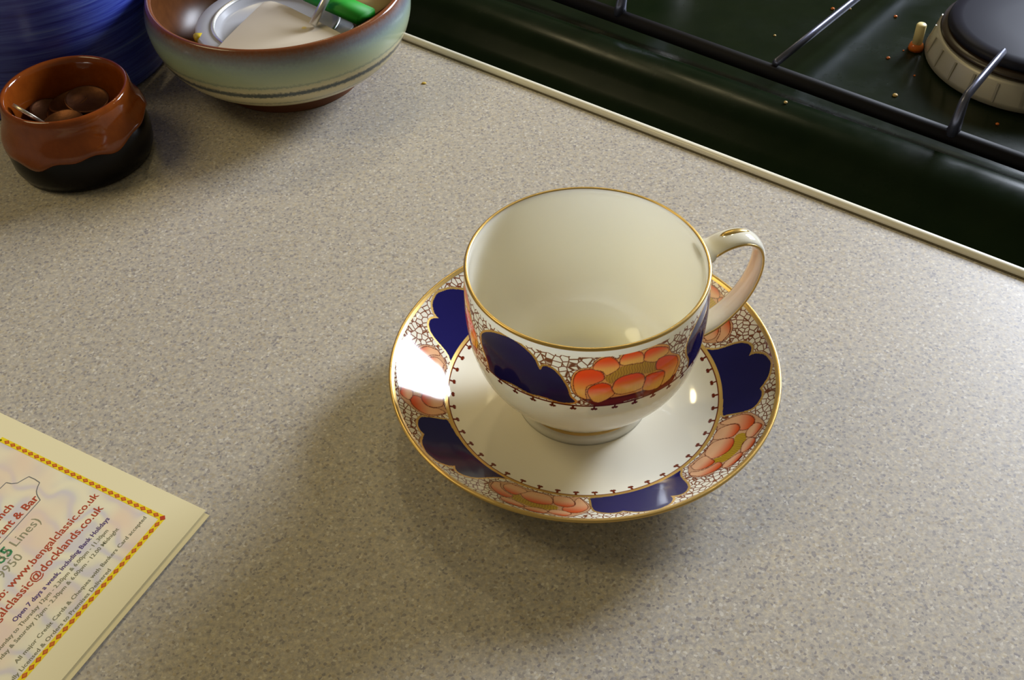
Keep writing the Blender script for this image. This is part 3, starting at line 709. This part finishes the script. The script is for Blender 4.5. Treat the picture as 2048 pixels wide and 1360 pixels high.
    o2.location = (-0.010, 0.0115, 0.0030); o2.rotation_euler = (0, 0, -0.72)
    # beige tag behind the clip, yellow chip at the left
    o = from_bm('beige_tag', bxm(0.026, 0.020, 0.0016, 0.0004), M_BEIGE); o.location = (-0.0945, 0.2400, 0.0385); o.rotation_euler = (0.1, 0.0, -0.72)
    tag(o, 'beige card tag behind the green clip in the bowl', 'tag')
    o = from_bm('yellow_chip', bxm(0.0055, 0.0050, 0.0030, 0.0006), M_YELLOW); o.location = (-0.1745, 0.2165, 0.0335); o.rotation_euler = (0.2, 0.3, 0.5)
    tag(o, 'small yellow plastic chip against the inside left of the bowl', 'chip')
build_bowl()

# ---------------------------------------------------------------- little pot of coins
def build_pot():
    X, Y = -0.2276, 0.1685
    p = empty('coin_pot', (X, Y, 0), 'small round pot with brown glaze dripping over a black base', 'pot')
    p.scale = (0.94, 0.94, 1.07)
    mk = mat('black_glaze', (0.003, 0.002, 0.002, 1), 0.22)
    mk.node_tree.nodes['Principled BSDF'].inputs['Specular IOR Level'].default_value = 0.2
    mg = mat('brown_drip_glaze', lin(126, 56, 18), 0.10); k = NT(mg); c = k.coord()
    k.l(k.mix(k.noise(c, 130, 4, 0.7), lin(102, 44, 10), lin(146, 72, 20)), k.b.inputs['Base Color'])
    lathe('pot_base', [(0, .0030), (.020, .0020), (.0240, 0), (.0312, 0), (.0330, .0010), (.0347, .0050), (.0351, .0100), (.0346, .0155), (.0326, .0220), (.0300, .0260), (.0275, .026), (.0272, .018), (.024, .009), (.018, .006), (0, .0055)], 96, mk, p, label='black glazed base')
    def wob(a, r, z):
        # hanging edge of the thick glaze, in scallops
        if z < .0262:
            f = min(1.0, (.0262 - z) / .0080)
            drip = 0.0030 * math.cos(a - 0.35) + 0.0013 * math.sin(5 * a + 1.9) + 0.0009 * math.sin(11 * a + 0.4)
            return r, z + drip * f
        return r, z
    lathe('brown_glaze', [(.0336, .0180), (.0352, .0165), (.0359, .0172), (.0357, .0190), (.0347, .0215), (.0336, .0238), (.0322, .0265), (.0313, .0310), (.0309, .0335), (.0300, .0348), (.0290, .0347), (.0281, .0337), (.0276, .0315), (.0270, .026), (.0262, .018), (.0235, .0100), (.017, .0068), (0, .0062)], 128, mg, p, wob, label='glossy brown glaze with scalloped edge')
    cm = mat('coin_copper', (0.42, 0.16, 0.07, 1), 0.42, 0.9); k = NT(cm)
    k.l(k.mix(k.noise(k.coord(), 300, 3), (0.06, 0.022, 0.008, 1), (0.17, 0.066, 0.026, 1)), k.b.inputs['Base Color'])
    k.bump(k.noise(k.coord(), 420, 2), 0.25, 0.0004)
    sm = mat('coin_dull_silver', (0.55, 0.50, 0.40, 1), 0.35, 0.9)
    def coin_mesh(name, R, th, mt):
        me = bpy.data.meshes.new(name)
        bm = lathe_mesh(name, [(0, th * .82), (R * .86, th * .82), (R * .89, th), (R * .97, th), (R, th * .85), (R, th * .15), (R * .97, 0), (R * .89, 0), (R * .86, th * .18), (0, th * .18)], 48)
        bm.to_mesh(me); bm.free(); me.materials.append(mt)
        me.polygons.foreach_set('use_smooth', [True] * len(me.polygons)); return me
    big, small, silver = coin_mesh('coin', .0128, .0019, cm), coin_mesh('coin', .0101, .0016, cm), coin_mesh('coin', .0078, .0017, sm)
    spec = [(small, .0050, .0105, .0222, .10, -.14, 'round dull copper coin resting topmost at the right back of the pot'),
            (big, -.0020, .0080, .0180, -.06, .06, 'large copper coin lying under the topmost coin in the pot'),
            (small, -.0050, .0130, .0204, .16, .12, 'small copper coin half hidden behind the topmost coin'),
            (small, .0085, -.0060, .0190, .16, .10, 'small copper coin near the front right of the pot'),
            (small, -.0030, -.0085, .0205, -.14, .10, 'bright small copper coin at the middle front of the pot'),
            (small, -.0040, -.0065, .0180, -.05, .02, 'small copper coin under the bright coin at the middle front'),
            (small, -.0135, .0075, .0180, .10, .32, 'small copper coin leaning on the left back wall of the pot'),
            (small, .0100, .0015, .0150, .0, -.12, 'dark copper coin low at the right of the pot'),
            (big, .0, .0, .0105, .03, .02, 'large copper coin low at the bottom of the pot')]
    for me, x, y, z, rx, ry, lab in spec:
        o = bpy.data.objects.new('coin', me); COL.objects.link(o); o.location = (X + x * .92, Y + y * .92, z * 1.07); o.rotation_euler = (rx, ry, rnd.random() * 6)
        tag(o, lab, 'coin', 'coins in the little pot')
    o = bpy.data.objects.new('coin', silver); COL.objects.link(o)
    o.location = (X - .0172, Y - .0080, .0280)
    ax = Vector((0.62, -0.76, 0.0)); nrm = Vector((0.534, 0.635, 0.565)).normalized()
    o.rotation_euler = nrm.to_track_quat('Z', 'Y').to_euler()
    tag(o, 'pale silver coin standing on edge at the left of the pot', 'coin', 'coins in the little pot')
build_pot()

# ---------------------------------------------------------------- blue pot behind
def build_vase():
    v = empty('blue_pot', (-0.2690, 0.2625, 0), 'large blue streaked glazed pot behind the coin pot', 'pot')
    mb = mat('blue_streaked_glaze', rough=0.30); k = NT(mb)
    n1 = k.noise(k.scaled((9, 9, 330)), 1.0, 4, 0.65); n2 = k.noise(k.scaled((30, 30, 900)), 1.0, 3, 0.6)
    f = k.math('ADD', k.math('MULTIPLY', n1, 0.6), k.math('MULTIPLY', n2, 0.4))
    k.l(k.ramp(f, [(0.32, lin(34, 42, 124)), (0.46, lin(58, 70, 176)), (0.58, lin(84, 104, 200)), (0.72, lin(128, 146, 200))]), k.b.inputs['Base Color'])
    k.bump(n1, 0.3, 0.0010)
    prof = [(0, .004), (.054, .003), (.058, 0), (.0625, 0)] + list(map(tuple, spline([(.0640, .0020), (.0660, .020), (.0685, .060), (.0690, .100), (.0650, .140), (.0560, .165), (.0520, .176), (.0550, .186)], 6)))
    prof += [(.0548, .1885), (.0530, .1895), (.0512, .1885), (.0485, .176), (.052, .165), (.061, .140), (.065, .100), (.0645, .060), (.060, .012), (0, .010)]
    lathe('pot_body', prof, 128, mb, v)
    ring_tube('pot_rim', .0530, .1890, .0026, mb, v, 96)
    ring_tube('foot_ring', .0603, .0016, .0016, mat('dark_clay', lin(46, 36, 32), 0.7), v, 96)
build_vase()

# crumb on the worktop
bm = bmesh.new(); bmesh.ops.create_icosphere(bm, subdivisions=2, radius=0.0010)
for q in bm.verts: q.co.z = max(q.co.z, -0.0003) * 0.5; q.co.x *= 1.3
o = from_bm('crumb', bm, mat('yellow_crumb', lin(206, 172, 60), 0.6)); o.location = (-0.0673, 0.2234, 0.00016)
tag(o, 'tiny yellow crumb on the worktop between bowl and edging strip', 'crumb')
